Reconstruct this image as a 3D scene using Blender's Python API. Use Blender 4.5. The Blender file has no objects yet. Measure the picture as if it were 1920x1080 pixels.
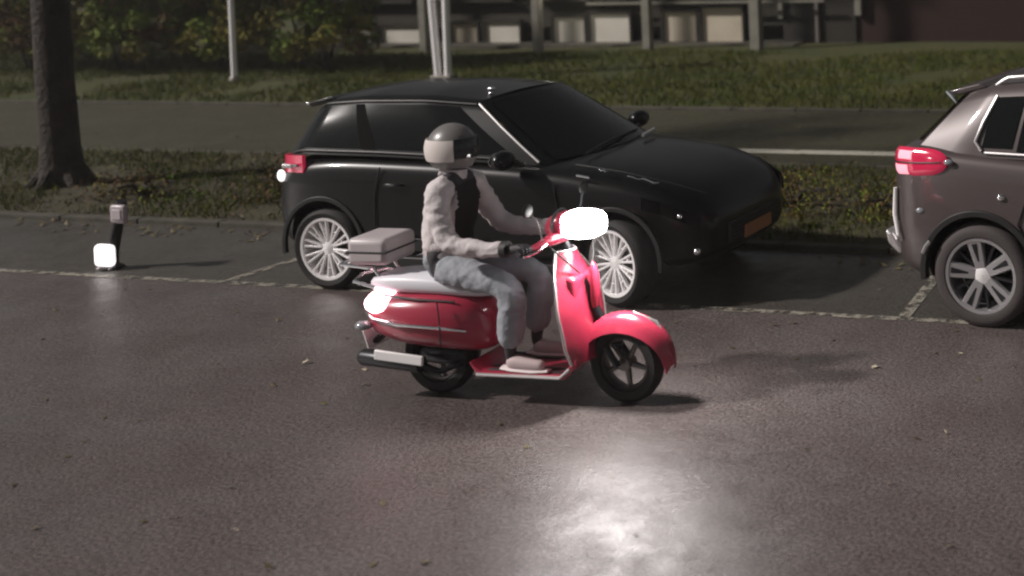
import bpy, bmesh, math, random
import numpy as np
from mathutils import Vector, Matrix, noise
random.seed(7)
rng = np.random.default_rng(7)
PI = math.pi
R = math.radians
sc = bpy.context.scene
# ------------------------------------------------------------------ camera
F, CX, CY = 2600.27, 1835.64, -114.47
YAW, PITCH, ROLL, H = 0.27603, 0.03118, -0.03352, 3.0135
cd = bpy.data.cameras.new('camera')
cam = bpy.data.objects.new('camera', cd)
sc.collection.objects.link(cam)
sc.camera = cam
cd.sensor_width = 36
cd.lens = F * 36 / 1920
cd.shift_x = (960 - CX) / 1920
cd.shift_y = (CY - 540) / 1920
cd.clip_end = 2000
fw = Vector((-math.sin(YAW) * math.cos(PITCH), math.cos(YAW) * math.cos(PITCH), -math.sin(PITCH)))
r0 = Vector((math.cos(YAW), math.sin(YAW), 0))
u0 = r0.cross(fw)
rr = r0 * math.cos(ROLL) + u0 * math.sin(ROLL)
uu = -r0 * math.sin(ROLL) + u0 * math.cos(ROLL)
M_ = Matrix((rr, uu, -fw)).transposed().to_4x4()
M_.translation = (0, 0, H)
cam.matrix_world = M_
cd.dof.use_dof = True
cd.dof.focus_distance = 9.5
cd.dof.aperture_fstop = 1.3
# ------------------------------------------------------------------ world, sun, exposure
SUN_EL, SUN_AZ = R(36), R(-116)          # azimuth from +Y towards +X: the light comes from the left
w = bpy.data.worlds.new('World')
sc.world = w
w.use_nodes = True
nt = w.node_tree
bg = nt.nodes['Background']
sky = nt.nodes.new('ShaderNodeTexSky')
sky.sky_type = 'NISHITA'
sky.sun_disc = False
sky.sun_elevation = SUN_EL
sky.sun_rotation = SUN_AZ
hs = nt.nodes.new('ShaderNodeHueSaturation')
hs.inputs['Saturation'].default_value = 0.12
nt.links.new(sky.outputs[0], hs.inputs['Color'])
nt.links.new(hs.outputs[0], bg.inputs[0])
bg.inputs[1].default_value = 0.024
sd = bpy.data.lights.new('sun', 'SUN')
so = bpy.data.objects.new('sun', sd)
sc.collection.objects.link(so)
sd.energy = 3.6
sd.angle = R(3)
sd.color = (1, 0.93, 0.885)
dirn = Vector((math.sin(SUN_AZ) * math.cos(SUN_EL), math.cos(SUN_AZ) * math.cos(SUN_EL), math.sin(SUN_EL)))
so.rotation_euler = dirn.to_track_quat('Z', 'Y').to_euler()
sc.view_settings.view_transform = 'Standard'
sc.view_settings.look = 'None'
sc.view_settings.exposure = 0.15
sc.cycles.use_denoising = True
sc.cycles.denoising_prefilter = 'FAST'
sc.cycles.max_bounces = 6
sc.cycles.filter_width = 2.3
sc.cycles.sample_clamp_indirect = 4

# ------------------------------------------------------------------ materials
def mat(name, col, rough=.5, metal=0, spec=.5, coat=0, bump=None, var=None, em=None, trans=0, alpha=1, ior=1.45):
    m = bpy.data.materials.new(name)
    m.use_nodes = True
    n = m.node_tree
    b = n.nodes['Principled BSDF']
    b.inputs['Base Color'].default_value = (*col, 1)
    b.inputs['Roughness'].default_value = rough
    b.inputs['Metallic'].default_value = metal
    b.inputs['Specular IOR Level'].default_value = spec
    b.inputs['Coat Weight'].default_value = coat
    b.inputs['Coat Roughness'].default_value = .06
    b.inputs['Transmission Weight'].default_value = trans
    b.inputs['IOR'].default_value = ior
    if em:
        b.inputs['Emission Color'].default_value = (*em[0], 1)
        b.inputs['Emission Strength'].default_value = em[1]
    tc = n.nodes.new('ShaderNodeTexCoord')
    if var:                       # (scale, second colour, detail)
        t = n.nodes.new('ShaderNodeTexNoise')
        t.inputs['Scale'].default_value = var[0]
        t.inputs['Detail'].default_value = 6
        n.links.new(tc.outputs['Object'], t.inputs['Vector'])
        r = n.nodes.new('ShaderNodeValToRGB')
        r.color_ramp.elements[0].position = .35
        r.color_ramp.elements[1].position = .68
        r.color_ramp.elements[0].color = (*col, 1)
        r.color_ramp.elements[1].color = (*var[1], 1)
        n.links.new(t.outputs['Fac'], r.inputs[0])
        n.links.new(r.outputs[0], b.inputs['Base Color'])
    if bump:
        t = n.nodes.new('ShaderNodeTexNoise')
        t.inputs['Scale'].default_value = bump[0]
        t.inputs['Detail'].default_value = 8
        n.links.new(tc.outputs['Object'], t.inputs['Vector'])
        bu = n.nodes.new('ShaderNodeBump')
        bu.inputs['Strength'].default_value = bump[1]
        bu.inputs['Distance'].default_value = bump[2] if len(bump) > 2 else .01
        n.links.new(t.outputs['Fac'], bu.inputs['Height'])
        n.links.new(bu.outputs[0], b.inputs['Normal'])
    return m

def asphalt(name, c1, c2, rlo, rhi, seed, cs=.9, wet=.9):
    m = mat(name, c1)
    n = m.node_tree
    b = n.nodes['Principled BSDF']
    tc = n.nodes.new('ShaderNodeTexCoord')
    mp = n.nodes.new('ShaderNodeMapping')
    mp.inputs['Location'].default_value = (seed, seed * 2, 0)
    n.links.new(tc.outputs['Object'], mp.inputs[0])
    def nz(scale, det=5, rough=.6):
        t = n.nodes.new('ShaderNodeTexNoise')
        t.inputs['Scale'].default_value = scale
        t.inputs['Detail'].default_value = det
        t.inputs['Roughness'].default_value = rough
        n.links.new(mp.outputs[0], t.inputs['Vector'])
        return t.outputs['Fac']
    big, mid, fine = nz(cs, 7, .65), nz(6.0), nz(50, 4, .8)
    cr = n.nodes.new('ShaderNodeValToRGB')
    cr.color_ramp.elements[0].position = .3
    cr.color_ramp.elements[1].position = .7
    cr.color_ramp.elements[0].color = (*c1, 1)
    cr.color_ramp.elements[1].color = (*c2, 1)
    n.links.new(big, cr.inputs[0])
    st = n.nodes.new('ShaderNodeValToRGB')       # aggregate: pale and dark stones in the binder
    st.color_ramp.elements[0].position = .41
    st.color_ramp.elements[1].position = .60
    st.color_ramp.elements[0].color = (.40, .40, .40, 1)
    st.color_ramp.elements[1].color = (1.7, 1.66, 1.62, 1)
    n.links.new(fine, st.inputs[0])
    mx = n.nodes.new('ShaderNodeMix')
    mx.data_type = 'RGBA'
    mx.blend_type = 'MULTIPLY'
    mx.inputs[0].default_value = 1
    n.links.new(cr.outputs[0], mx.inputs[6])
    n.links.new(st.outputs[0], mx.inputs[7])
    n.links.new(mx.outputs[2], b.inputs['Base Color'])
    mr = n.nodes.new('ShaderNodeMapRange')
    mr.inputs['From Min'].default_value = .3
    mr.inputs['From Max'].default_value = .7
    mr.inputs['To Min'].default_value = rlo
    mr.inputs['To Max'].default_value = rhi
    n.links.new(mid, mr.inputs[0])
    n.links.new(mr.outputs[0], b.inputs['Roughness'])
    ad = n.nodes.new('ShaderNodeMath')
    ad.operation = 'MULTIPLY_ADD'
    ad.inputs[1].default_value = 3.0
    n.links.new(mid, ad.inputs[0])
    n.links.new(fine, ad.inputs[2])
    bu = n.nodes.new('ShaderNodeBump')
    bu.inputs['Strength'].default_value = .6
    bu.inputs['Distance'].default_value = .004
    n.links.new(ad.outputs[0], bu.inputs['Height'])
    n.links.new(bu.outputs[0], b.inputs['Normal'])
    b2 = n.nodes.new('ShaderNodeBump')          # the water film on top follows the larger dips only
    b2.inputs['Strength'].default_value = .7
    b2.inputs['Distance'].default_value = .007
    n.links.new(nz(30.0, 6, .7), b2.inputs['Height'])
    n.links.new(b2.outputs[0], b.inputs['Coat Normal'])
    cw = n.nodes.new('ShaderNodeMapRange')      # film of water lies in patches
    cw.inputs['From Min'].default_value = .38
    cw.inputs['From Max'].default_value = .60
    cw.inputs['To Min'].default_value = wet * .35
    cw.inputs['To Max'].default_value = wet
    n.links.new(nz(1.7, 6, .6), cw.inputs[0])
    mp2 = n.nodes.new('ShaderNodeMapping')      # tyre-worn bands run along the road
    mp2.inputs['Scale'].default_value = (.16, 1.9, 1)
    n.links.new(tc.outputs['Object'], mp2.inputs[0])
    tb = n.nodes.new('ShaderNodeTexNoise')
    tb.inputs['Scale'].default_value = 1.0
    tb.inputs['Detail'].default_value = 4
    n.links.new(mp2.outputs[0], tb.inputs['Vector'])
    tr_ = n.nodes.new('ShaderNodeMapRange')
    tr_.inputs['From Min'].default_value = .35
    tr_.inputs['From Max'].default_value = .65
    tr_.inputs['To Min'].default_value = .45
    tr_.inputs['To Max'].default_value = 1.1
    n.links.new(tb.outputs['Fac'], tr_.inputs[0])
    mm = n.nodes.new('ShaderNodeMath'); mm.operation = 'MULTIPLY'
    n.links.new(cw.outputs[0], mm.inputs[0]); n.links.new(tr_.outputs[0], mm.inputs[1])
    n.links.new(mm.outputs[0], b.inputs['Coat Weight'])
    b.inputs['Coat Roughness'].default_value = .29
    b.inputs['Coat IOR'].default_value = 1.5
    return m

def paint_mat(name, col, holes=.5, scale=9):
    """worn road paint: flakes away where the noise is low"""
    m = mat(name, col, .45)
    n = m.node_tree
    b = n.nodes['Principled BSDF']
    tc = n.nodes.new('ShaderNodeTexCoord')
    t = n.nodes.new('ShaderNodeTexNoise')
    t.inputs['Scale'].default_value = scale
    t.inputs['Detail'].default_value = 8
    t.inputs['Roughness'].default_value = .7
    n.links.new(tc.outputs['Object'], t.inputs['Vector'])
    r = n.nodes.new('ShaderNodeValToRGB')
    r.color_ramp.elements[0].position = holes - .06
    r.color_ramp.elements[1].position = holes + .05
    n.links.new(t.outputs['Fac'], r.inputs[0])
    n.links.new(r.outputs[0], b.inputs['Alpha'])
    return m

M = {}
M['road'] = asphalt('wet_asphalt', (.078, .060, .058), (.114, .099, .097), .32, .60, 3)
M['lane'] = asphalt('parking_asphalt', (.045, .040, .034), (.066, .060, .052), .4, .7, 11)
M['path'] = asphalt('path_asphalt', (.030, .028, .014), (.044, .042, .022), .6, .9, 23, wet=.15)
M['kerb'] = mat('kerb_stone', (.042, .038, .028), .85, var=(5, (.075, .07, .052)), bump=(30, .5))
M['soil'] = mat('soil', (.036, .030, .016), .95, var=(3, (.055, .050, .024)), bump=(14, 1, .04))
M['lawn'] = mat('lawn_soil', (.036, .044, .008), .95, var=(.6, (.060, .058, .014)), bump=(20, 1, .03))
M['line'] = paint_mat('worn_line_paint', (.30, .28, .235), .50)
M['line2'] = paint_mat('path_line_paint', (.50, .48, .40), .36)
M['grass'] = mat('grass_blade', (.052, .080, .006), .8, 0, .12, var=(1.2, (.095, .090, .010)))
M['leafg'] = mat('green_leaf', (.075, .14, .014), .7, 0, .15, var=(.9, (.16, .165, .022)))
M['leafy'] = mat('olive_leaf', (.12, .12, .018), .7, 0, .15, var=(1.1, (.20, .16, .03)))
M['leafb'] = mat('brown_leaf', (.14, .080, .030), .8, 0, .15, var=(1.5, (.08, .055, .025)))
M['litter'] = mat('leaf_litter', (.085, .060, .028), .7, var=(4, (.13, .11, .05)))
M['litterp'] = mat('pale_leaf', (.50, .44, .33), .5)
M['bark'] = mat('bark', (.024, .019, .015), .9, var=(5, (.045, .036, .028)), bump=(16, 1, .05))
M['black'] = mat('black_paint', (.0035, .0036, .0037), .32, 0, .3, .25)
M['blackp'] = mat('black_plastic', (.012, .012, .012), .5)
M['matte'] = mat('matte_black_trim', (.0035, .0035, .0035), .85, 0, .08)
M['tyre'] = mat('tyre_rubber', (.012, .011, .011), .75, bump=(60, .4, .004))
M['tyrew'] = mat('dusty_tyre_rubber', (.050, .042, .042), .75, bump=(60, .4, .004))
M['silver'] = mat('alloy_silver', (.88, .86, .86), .42, .45)
M['silverd'] = mat('alloy_dark', (.030, .030, .033), .35, .7)
M['disc'] = mat('brake_disc', (.16, .15, .15), .4, .9)
M['chrome'] = mat('chrome', (.85, .85, .86), .12, 1)
M['satin'] = mat('satin_metal', (.62, .60, .60), .35, .8)
M['glass'] = mat('dark_tinted_glass', (.004, .005, .005), .08, 0, .35)
M['clearglass'] = mat('lamp_glass', (.25, .26, .28), .08, .2, .8, 1)
M['mauve'] = mat('mauve_grey_metallic_paint', (.072, .057, .056), .40, .2, .5, .6, bump=(900, .05, .001))
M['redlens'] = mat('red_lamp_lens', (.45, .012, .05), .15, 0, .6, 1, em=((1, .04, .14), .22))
M['white'] = mat('white_paint', (.72, .71, .72), .4)
M['plate'] = mat('plate_reflective', (.85, .83, .82), .25, bump=(50, .1, .001))
M['red'] = mat('scooter_red_paint', (.37, .028, .060), .28, 0, .5, .8)
M['seat'] = mat('pale_seat_vinyl', (.74, .73, .78), .38, bump=(200, .2, .002))
M['box'] = mat('grey_box_plastic', (.44, .39, .40), .4, var=(3, (.50, .45, .46)))
M['darkg'] = mat('dark_rubber_mat', (.03, .028, .03), .6)
M['headl'] = mat('lit_headlamp', (.9, .9, .9), .2, em=((1, .97, .95), 24))
M['taill'] = mat('lit_tail_lamp', (.8, .1, .1), .2, em=((1, .60, .66), 7))
M['marker'] = mat('lit_marker_lamp', (.9, .88, .88), .3, em=((1, .93, .93), 1.1))  # emission for a glint on the black car and a window-glass reflection
M['reflector'] = mat('pale_reflector', (.46, .40, .42), .3, var=(16, (.30, .26, .28)))  # grey tone of a window-glass reflection
M['skin'] = mat('skin', (.42, .25, .19), .5)
M['jacket'] = mat('jacket_fabric', (.56, .51, .52), .8, var=(5, (.64, .59, .59)), bump=(14, .9, .02))
M['trouser'] = mat('trouser_fabric', (.33, .34, .38), .85, var=(6, (.25, .27, .29)), bump=(16, .9, .018))
M['shoe'] = mat('shoe_white', (.50, .40, .40), .6)
M['glove'] = mat('glove', (.035, .03, .035), .6)
M['shirt'] = mat('dark_shirt', (.02, .018, .018), .85)
M['sole'] = mat('shoe_sole', (.75, .66, .66), .6)
M['spokeg'] = mat('grey_alloy', (.42, .41, .42), .3, .7)
M['helmet'] = mat('helmet_shell', (.16, .15, .145), .35, coat=.4)
M['helmetb'] = mat('helmet_band', (.66, .60, .57), .4)
M['visor'] = mat('visor', (.02, .02, .022), .08, 0, .7)
M['conc'] = mat('concrete_column', (.20, .19, .155), .85, var=(4, (.25, .24, .20)), bump=(25, .4))
M['brick'] = mat('dark_red_brick', (.024, .008, .006), .85, bump=(22, .6))
M['wallg'] = mat('dark_render', (.026, .024, .018), .85, var=(2, (.038, .034, .024)))
M['frame'] = mat('window_frame', (.030, .027, .022), .5)
M['panel'] = mat('pale_window_panel', (.56, .53, .46), .6, var=(1.3, (.66, .63, .56)))
M['panelo'] = mat('ochre_window_panel', (.50, .44, .34), .6, var=(1.3, (.60, .53, .42)))
M['pale'] = mat('pale_frame_paint', (.19, .17, .16), .6)
M['post'] = mat('white_pole_paint', (.92, .89, .90), .4)
M['postd'] = mat('dull_pole', (.30, .28, .25), .5, .1)
M['roof'] = mat('roof_felt', (.04, .04, .04), .9)
M['lampw'] = mat('lit_wall_lamp', (.9, .9, .9), .3, em=((1, .97, .93), 6))

# ------------------------------------------------------------------ object helpers
def link(o, parent=None, label=None, cat=None, group=None, kind=None):
    if o.name not in sc.collection.objects:
        sc.collection.objects.link(o)
    if parent is not None:
        o.parent = parent
    if label: o['label'] = label
    if cat: o['category'] = cat
    if group: o['group'] = group
    if kind: o['kind'] = kind
    return o

def thing(name, loc, rz=0, label=None, cat=None, group=None):
    o = bpy.data.objects.new(name, None)
    o.empty_display_size = .1
    o.location = loc
    o.rotation_euler = (0, 0, rz)
    return link(o, None, label, cat, group)

def mesh(name, bm, m, parent=None, smooth=True, bevel=0, sub=0, recalc=True, angle=40, **kw):
    if recalc:
        bmesh.ops.recalc_face_normals(bm, faces=bm.faces)
    me = bpy.data.meshes.new(name)
    bm.to_mesh(me)
    bm.free()
    for x in (m if isinstance(m, (list, tuple)) else [m]):
        me.materials.append(x)
    if smooth:
        me.polygons.foreach_set('use_smooth', [True] * len(me.polygons))
        if angle and not sub:
            me.set_sharp_from_angle(angle=R(angle))
    o = bpy.data.objects.new(name, me)
    if bevel:
        b = o.modifiers.new('bevel', 'BEVEL')
        b.width = bevel
        b.segments = 3
        b.limit_method = 'ANGLE'
        b.angle_limit = R(35)
    if sub:
        s = o.modifiers.new('sub', 'SUBSURF')
        s.levels = s.render_levels = sub
    return link(o, parent, **kw)

def box(bm, c, s, rot=None, mi=0):
    r = bmesh.ops.create_cube(bm, size=1)
    T = Matrix.Translation(c) @ (rot.to_matrix().to_4x4() if rot is not None else Matrix()) @ Matrix.Diagonal((*s, 1))
    bmesh.ops.transform(bm, matrix=T, verts=r['verts'])
    for f in {f for v in r['verts'] for f in v.link_faces}: f.material_index = mi
    return r['verts']

def tube(bm, pts, rad, seg=10, cap=True, flat=None):
    """swept tube through pts; rad number or list; flat=(axis vector, factor)"""
    pts = [Vector(p) for p in pts]
    rs = rad if isinstance(rad, (list, tuple)) else [rad] * len(pts)
    rings = []
    prev = None
    for i, p in enumerate(pts):
        t = (pts[min(i + 1, len(pts) - 1)] - pts[max(i - 1, 0)]).normalized()
        if prev is None:
            a = Vector((0, 0, 1)) if abs(t.z) < .9 else Vector((1, 0, 0))
            n1 = t.cross(a).normalized()
        else:
            n1 = (prev - t * prev.dot(t)).normalized()
        prev = n1
        n2 = t.cross(n1)
        ring = []
        for k in range(seg):
            a = 2 * PI * k / seg
            off = (n1 * math.cos(a) + n2 * math.sin(a)) * rs[i]
            if flat:
                off -= flat[0] * off.dot(flat[0]) * (1 - flat[1])
            ring.append(bm.verts.new(p + off))
        rings.append(ring)
    for a, b in zip(rings, rings[1:]):
        for k in range(seg):
            bm.faces.new((a[k], a[(k + 1) % seg], b[(k + 1) % seg], b[k]))
    if cap:
        bm.faces.new(rings[0][::-1])
        bm.faces.new(rings[-1])

def lathe(bm, prof, seg=40, closed=True, axis='y'):
    """revolve (radius, offset) around the axis; wheels turn around local y"""
    rings = []
    for r, t in prof:
        rings.append([bm.verts.new((r * math.cos(2 * PI * k / seg), t, r * math.sin(2 * PI * k / seg)) if axis == 'y'
                                   else (r * math.cos(2 * PI * k / seg), r * math.sin(2 * PI * k / seg), t)) for k in range(seg)])
    n = len(rings)
    for i in range(n if closed else n - 1):
        a, b = rings[i], rings[(i + 1) % n]
        for k in range(seg):
            bm.faces.new((a[k], a[(k + 1) % seg], b[(k + 1) % seg], b[k]))
    if not closed:
        for rg in (rings[0], rings[-1]):
            if (rg[0].co - rg[seg // 2].co).length > 1e-4:
                bm.faces.new(rg)

def sheet(bm, fn, nu, nv, thick=0):
    """grid surface fn(u,v)->point, optional thickness to the back"""
    g = [[bm.verts.new(fn(i / nu, j / nv)) for j in range(nv + 1)] for i in range(nu + 1)]
    fs = [bm.faces.new((g[i][j], g[i + 1][j], g[i + 1][j + 1], g[i][j + 1])) for i in range(nu) for j in range(nv)]
    if thick:
        bm.normal_update()
        bmesh.ops.solidify(bm, geom=fs, thickness=thick)
    return g

def ell(bm, c, s, seg=20, rot=None):
    r = bmesh.ops.create_uvsphere(bm, u_segments=seg, v_segments=seg // 2 + 2, radius=1)
    T = Matrix.Translation(c) @ (rot.to_matrix().to_4x4() if rot is not None else Matrix()) @ Matrix.Diagonal((*s, 1))
    bmesh.ops.transform(bm, matrix=T, verts=r['verts'])
    return r['verts']

def prism(bm, pts, y0, y1):
    a = [bm.verts.new((x, y0, z)) for x, z in pts]
    b = [bm.verts.new((x, y1, z)) for x, z in pts]
    n = len(pts)
    bm.faces.new(a)
    bm.faces.new(b[::-1])
    for k in range(n):
        bm.faces.new((a[k], b[k], b[(k + 1) % n], a[(k + 1) % n]))

def lerp(a, b, t): return a + (b - a) * t
def interp(x, xs, ys): return float(np.interp(x, xs, ys))
B = bmesh.new

# ------------------------------------------------------------------ ground
def slab(name, x0, x1, y0, y1, z, m, th=.0, nx=1, ny=1):
    bm = B()
    if th:
        box(bm, ((x0 + x1) / 2, (y0 + y1) / 2, z - th / 2), (x1 - x0, y1 - y0, th))
    else:
        sheet(bm, lambda u, v: Vector((lerp(x0, x1, u), lerp(y0, y1, v), z)), nx, ny)
    return mesh(name, bm, m, smooth=False, kind='structure', bevel=.015 if th else 0)
slab('ground', -600, 600, -300, 900, -.03, M['lawn'])
slab('road', -60, 50, -6, 9.28, 0, M['road'])
slab('parking_lane', -60, 50, 9.28, 11.0, .0, M['lane'])
slab('verge', -60, 50, 11.12, 14.42, .032, M['soil'])
slab('footpath', -60, 50, 14.54, 18.3, .012, M['path'])
def kerb(y, top, name='kerb'):
    bm = B()
    x = -45.0
    while x < 30:
        box(bm, (x + .495, y, top / 2 - .04), (.985, .12, top + .08))
        x += 1.0
    return mesh(name, bm, M['kerb'], smooth=False, bevel=.01, kind='structure')
kerb(11.06, .05)
kerb(14.48, .045)
kerb(18.36, .05)
# lawn: gently rolling sheet beyond the path
bm = B()
def lawn_z(x, y):
    return .02 + .05 * noise.noise(Vector((x * .25, y * .25, 0))) * min(1, (y - 18.4) / 2)
sheet(bm, lambda u, v: Vector((lerp(-60, 40, u), lerp(18.42, 34, v), lawn_z(lerp(-60, 40, u), lerp(18.42, 34, v)))), 120, 30)
mesh('lawn', bm, M['lawn'], kind='structure')
# painted lines
def line_mark(name, x0, y0, x1, y1, wd, m, z):
    bm = B()
    d = Vector((x1 - x0, y1 - y0, 0))
    n = Vector((-d.y, d.x, 0)).normalized() * wd / 2
    sheet(bm, lambda u, v: Vector((x0, y0, z)) + d * u + n * (2 * v - 1), 60, 1)
    return mesh(name, bm, m, smooth=False, kind='structure')
line_mark('parking_line', -45, 9.30, 20, 9.30, .085, M['line'], .005)
line_mark('bay_line', -3.30, 9.35, -3.44, 10.95, .09, M['line'], .006)
line_mark('bay_line', -9.28, 9.35, -9.12, 10.95, .09, M['line'], .006)
line_mark('bay_line', -15.1, 9.35, -15.0, 10.95, .09, M['line'], .006)
line_mark('path_line', -7.95, 15.32, 3, 15.22, .24, M['line2'], .018)

# ------------------------------------------------------------------ blades and leaves as scattered meshes (stuff)
def scatter(name, n, area, zf, hmin, hmax, wd, m, label, cat, lean=.5, dens=None, flat=False):
    pts = []
    while len(pts) < n:
        x = random.uniform(area[0], area[1]); y = random.uniform(area[2], area[3])
        if dens and random.random() > dens(x, y): continue
        pts.append((x, y))
    P = np.array(pts)
    n = len(P)
    z = np.array([zf(x, y) for x, y in pts])
    h = rng.uniform(hmin, hmax, n)
    a = rng.uniform(0, 2 * PI, n)
    b = rng.uniform(0, 2 * PI, n)
    ln = rng.uniform(0, lean, n) * h
    ww = rng.uniform(.6, 1.4, n) * wd
    base = np.stack([P[:, 0], P[:, 1], z], 1)
    s = np.stack([np.cos(a) * ww, np.sin(a) * ww, np.zeros(n)], 1)
    if flat:
        f = np.stack([-np.sin(a) * ww, np.cos(a) * ww, np.zeros(n)], 1)
        t = rng.uniform(0, 1, n)[:, None] * h[:, None] * np.array([[0, 0, 1]])
        V = np.stack([base - s, base - f * .6 + t * .3, base + s + t, base + f * .6], 1)
        V[:, :, 2] += .006
        F_ = np.arange(4 * n).reshape(n, 4)
    else:
        tip = base + np.stack([np.cos(b) * ln, np.sin(b) * ln, h], 1)
        midp = base + np.stack([np.cos(b) * ln * .3, np.sin(b) * ln * .3, h * .6], 1)
        V = np.stack([base - s, base + s, midp + s * .7, tip, midp - s * .7], 1)
        F_ = np.arange(5 * n).reshape(n, 5)
    me = bpy.data.meshes.new(name)
    me.from_pydata(V.reshape(-1, 3).tolist(), [], F_.tolist())
    me.materials.append(m)
    o = bpy.data.objects.new(name, me)
    return link(o, None, label, cat, None, 'stuff')

def patchy(s, lo, seed):
    return lambda x, y: max(0, min(1, (noise.noise(Vector((x * s, y * s, seed))) - lo) * 3))
scatter('verge_grass', 26000, (-19, 1, 11.14, 14.4), lambda x, y: .032, .03, .10, .004, M['grass'],
        'short rough grass on the verge behind the parked cars', 'grass', 1.0, patchy(.9, -.25, 3))
scatter('lawn_grass', 52000, (-34, 2, 18.45, 25.4), lawn_z, .04, .11, .008, M['grass'],
        'dark mown lawn between the footpath and the building', 'grass', .9, patchy(.5, -.5, 8))
scatter('leaf_litter', 2600, (-20, 2, 10.55, 14.4), lambda x, y: .036 if y > 11.12 else .003, .01, .05, .035, M['litter'],
        'fallen autumn leaves strewn over the verge and along the kerb', 'leaves', flat=True, dens=patchy(.7, -.35, 5))
scatter('path_leaves', 300, (-22, 1, 14.6, 24), lambda x, y: .02 if y < 18.3 else .07, .01, .04, .035, M['litter'],
        'fallen leaves scattered thinly over the footpath and lawn', 'leaves', flat=True)
scatter('road_leaves', 110, (-12, 1, 5, 9.2), lambda x, y: 0.0, .01, .03, .022, M['litter'],
        'small wet leaves flattened on the asphalt road', 'leaves', flat=True)
lv = [(-2.37, 7.32, 'single pale leaf standing up on the dark asphalt at lower right', .035, 1.1),
      (-6.50, 7.63, 'small pale leaf on the road just behind the scooter', .04, .2),
      (-7.01, 7.68, 'pale curled leaf on the road left of the scooter', .05, .35),
      (-5.46, 5.47, 'pale leaf on the wet road at lower left', .03, .5),
      (-2.67, 8.64, 'pale leaf on the road in front of the mauve car', .035, .1),
      (-3.14, 8.29, 'flat pale leaf on the road below the bay line', .05, .05),
      (-3.71, 9.96, 'small pale leaf in the parking lane behind the mauve car', .025, .3)]
for x, y, lab, s, tilt in lv:
    bm = B()
    c = [(0, -.5), (.38, -.3), (.3, .1), (.5, .3), (.1, .45), (0, .8), (-.1, .42), (-.5, .25), (-.3, .05), (-.35, -.3)]
    bm.faces.new([bm.verts.new((px * s, py * s, abs(px) * s * .5)) for px, py in c])
    bmesh.ops.solidify(bm, geom=bm.faces[:], thickness=.0015)
    o = mesh('fallen_leaf', bm, M['litterp'], label=lab, cat='leaf', group='pale leaves on the asphalt')
    o.location = (x, y, .004 + .4 * s * math.sin(tilt))
    o.rotation_euler = (tilt, 0, random.uniform(0, 6))

# ------------------------------------------------------------------ foliage things
def leaf_cloud(clusters, nper, size, name, m, parent, spread=1.0):
    V = []; Fc = []; mi = []
    for (cx, cy, cz, rx, ry, rz, k) in clusters:
        n = int(nper * rx * ry * 8 + nper * .2)
        for _ in range(n):
            d = Vector((random.gauss(0, 1), random.gauss(0, 1), random.gauss(0, 1))).normalized() * random.uniform(.45, 1.05) ** .6
            p = Vector((cx + d.x * rx, cy + d.y * ry, max(.04, cz + d.z * rz)))
            s = size * random.uniform(.5, 1.4)
            nrm = (d + Vector((random.uniform(-1, 1), random.uniform(-1, 1), random.uniform(-.4, 1)))).normalized()
            t = nrm.orthogonal().normalized()
            t = Matrix.Rotation(random.uniform(0, 6.28), 3, nrm) @ t
            q = nrm.cross(t)
            i = len(V)
            V += [p - t * s, p - q * s * .45, p + t * s, p + q * s * .45 + nrm * s * .2]
            Fc.append((i, i + 1, i + 2, i + 3))
            mi.append(k)
    me = bpy.data.meshes.new(name)
    me.from_pydata([tuple(v) for v in V], [], Fc)
    for x in m: me.materials.append(x)
    me.polygons.foreach_set('material_index', mi)
    return link(bpy.data.objects.new(name, me), parent)

LM = [M['leafg'], M['leafy'], M['leafb']]
def shrub(x, y, wd, ht, label, mix, n=130, size=.055, group='shrubs along the far side of the lawn', cat='shrub', name='shrub'):
    t = thing(name, (x, y, 0.02), 0, label, cat, group)
    cl = []
    for i in range(int(16 * wd * ht) + 8):
        a = random.uniform(0, 6.28); rr_ = random.uniform(0, 1) ** .5
        zz = random.uniform(.12, 1)
        k = random.choices((0, 1, 2), mix)[0]
        env = (1 - max(0, zz - .55) ** 2 * 1.6) * random.uniform(.75, 1.1)
        s = random.uniform(.16, .34)
        cl.append((math.cos(a) * rr_ * wd / 2 * env, math.sin(a) * rr_ * wd * .36 * env, zz * ht, s, s, s * .8, k))
    leaf_cloud(cl, n, size, 'foliage', LM, t)
    bm = B()
    for i in range(6):
        a = random.uniform(0, 6.28)
        e = Vector((math.cos(a) * wd * .35, math.sin(a) * wd * .25, ht * .8))
        tube(bm, [(random.uniform(-.08, .08), random.uniform(-.08, .08), -.05), e * .4 + Vector((0, 0, .1)), e], [.03, .02, .006], 6)
    mesh('stems', bm, M['bark'], t)
    return t
shrub(-27.2, 22.6, 3.0, 3.6, 'tall brownish shrub at the far left behind the tree trunk', (2, 2, 4))
shrub(-24.6, 22.4, 3.2, 3.8, 'tall green shrub just right of the tree trunk', (5, 3, 2))
shrub(-22.3, 22.6, 2.9, 3.7, 'yellowish green shrub left of the thin pale pole', (4, 5, 2))
shrub(-21.1, 23.4, 2.4, 3.6, 'dark bare brown shrub behind the thin pale pole', (2, 1, 4), n=70)
shrub(-19.75, 22.6, 2.2, 3.4, 'dense green shrub left of the building with pale panels', (5, 3, 1))
shrub(-28, 24.6, 6.0, 3.2, 'dark hedge mass behind the row of tall shrubs', (3, 1, 2), n=90)
shrub(-5.6, 12.5, 1.5, .24, 'low leafy bush on the verge between the two cars', (1, 1, 3), n=120, size=.022, group='low bushes on the verge')
shrub(-4.35, 12.3, 1.2, .2, 'low dark bush on the verge left of the mauve car', (1, 1, 3), n=110, size=.022, group='low bushes on the verge')
shrub(-11.2, 12.4, 1.5, .25, 'straggly low plant on the verge left of the black car', (1, 2, 3), n=110, size=.022, group='low bushes on the verge')
shrub(-13.0, 12.0, 1.2, .2, 'flat patch of plants beside the tree trunk', (1, 1, 3), n=110, size=.022, group='low bushes on the verge')

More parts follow.
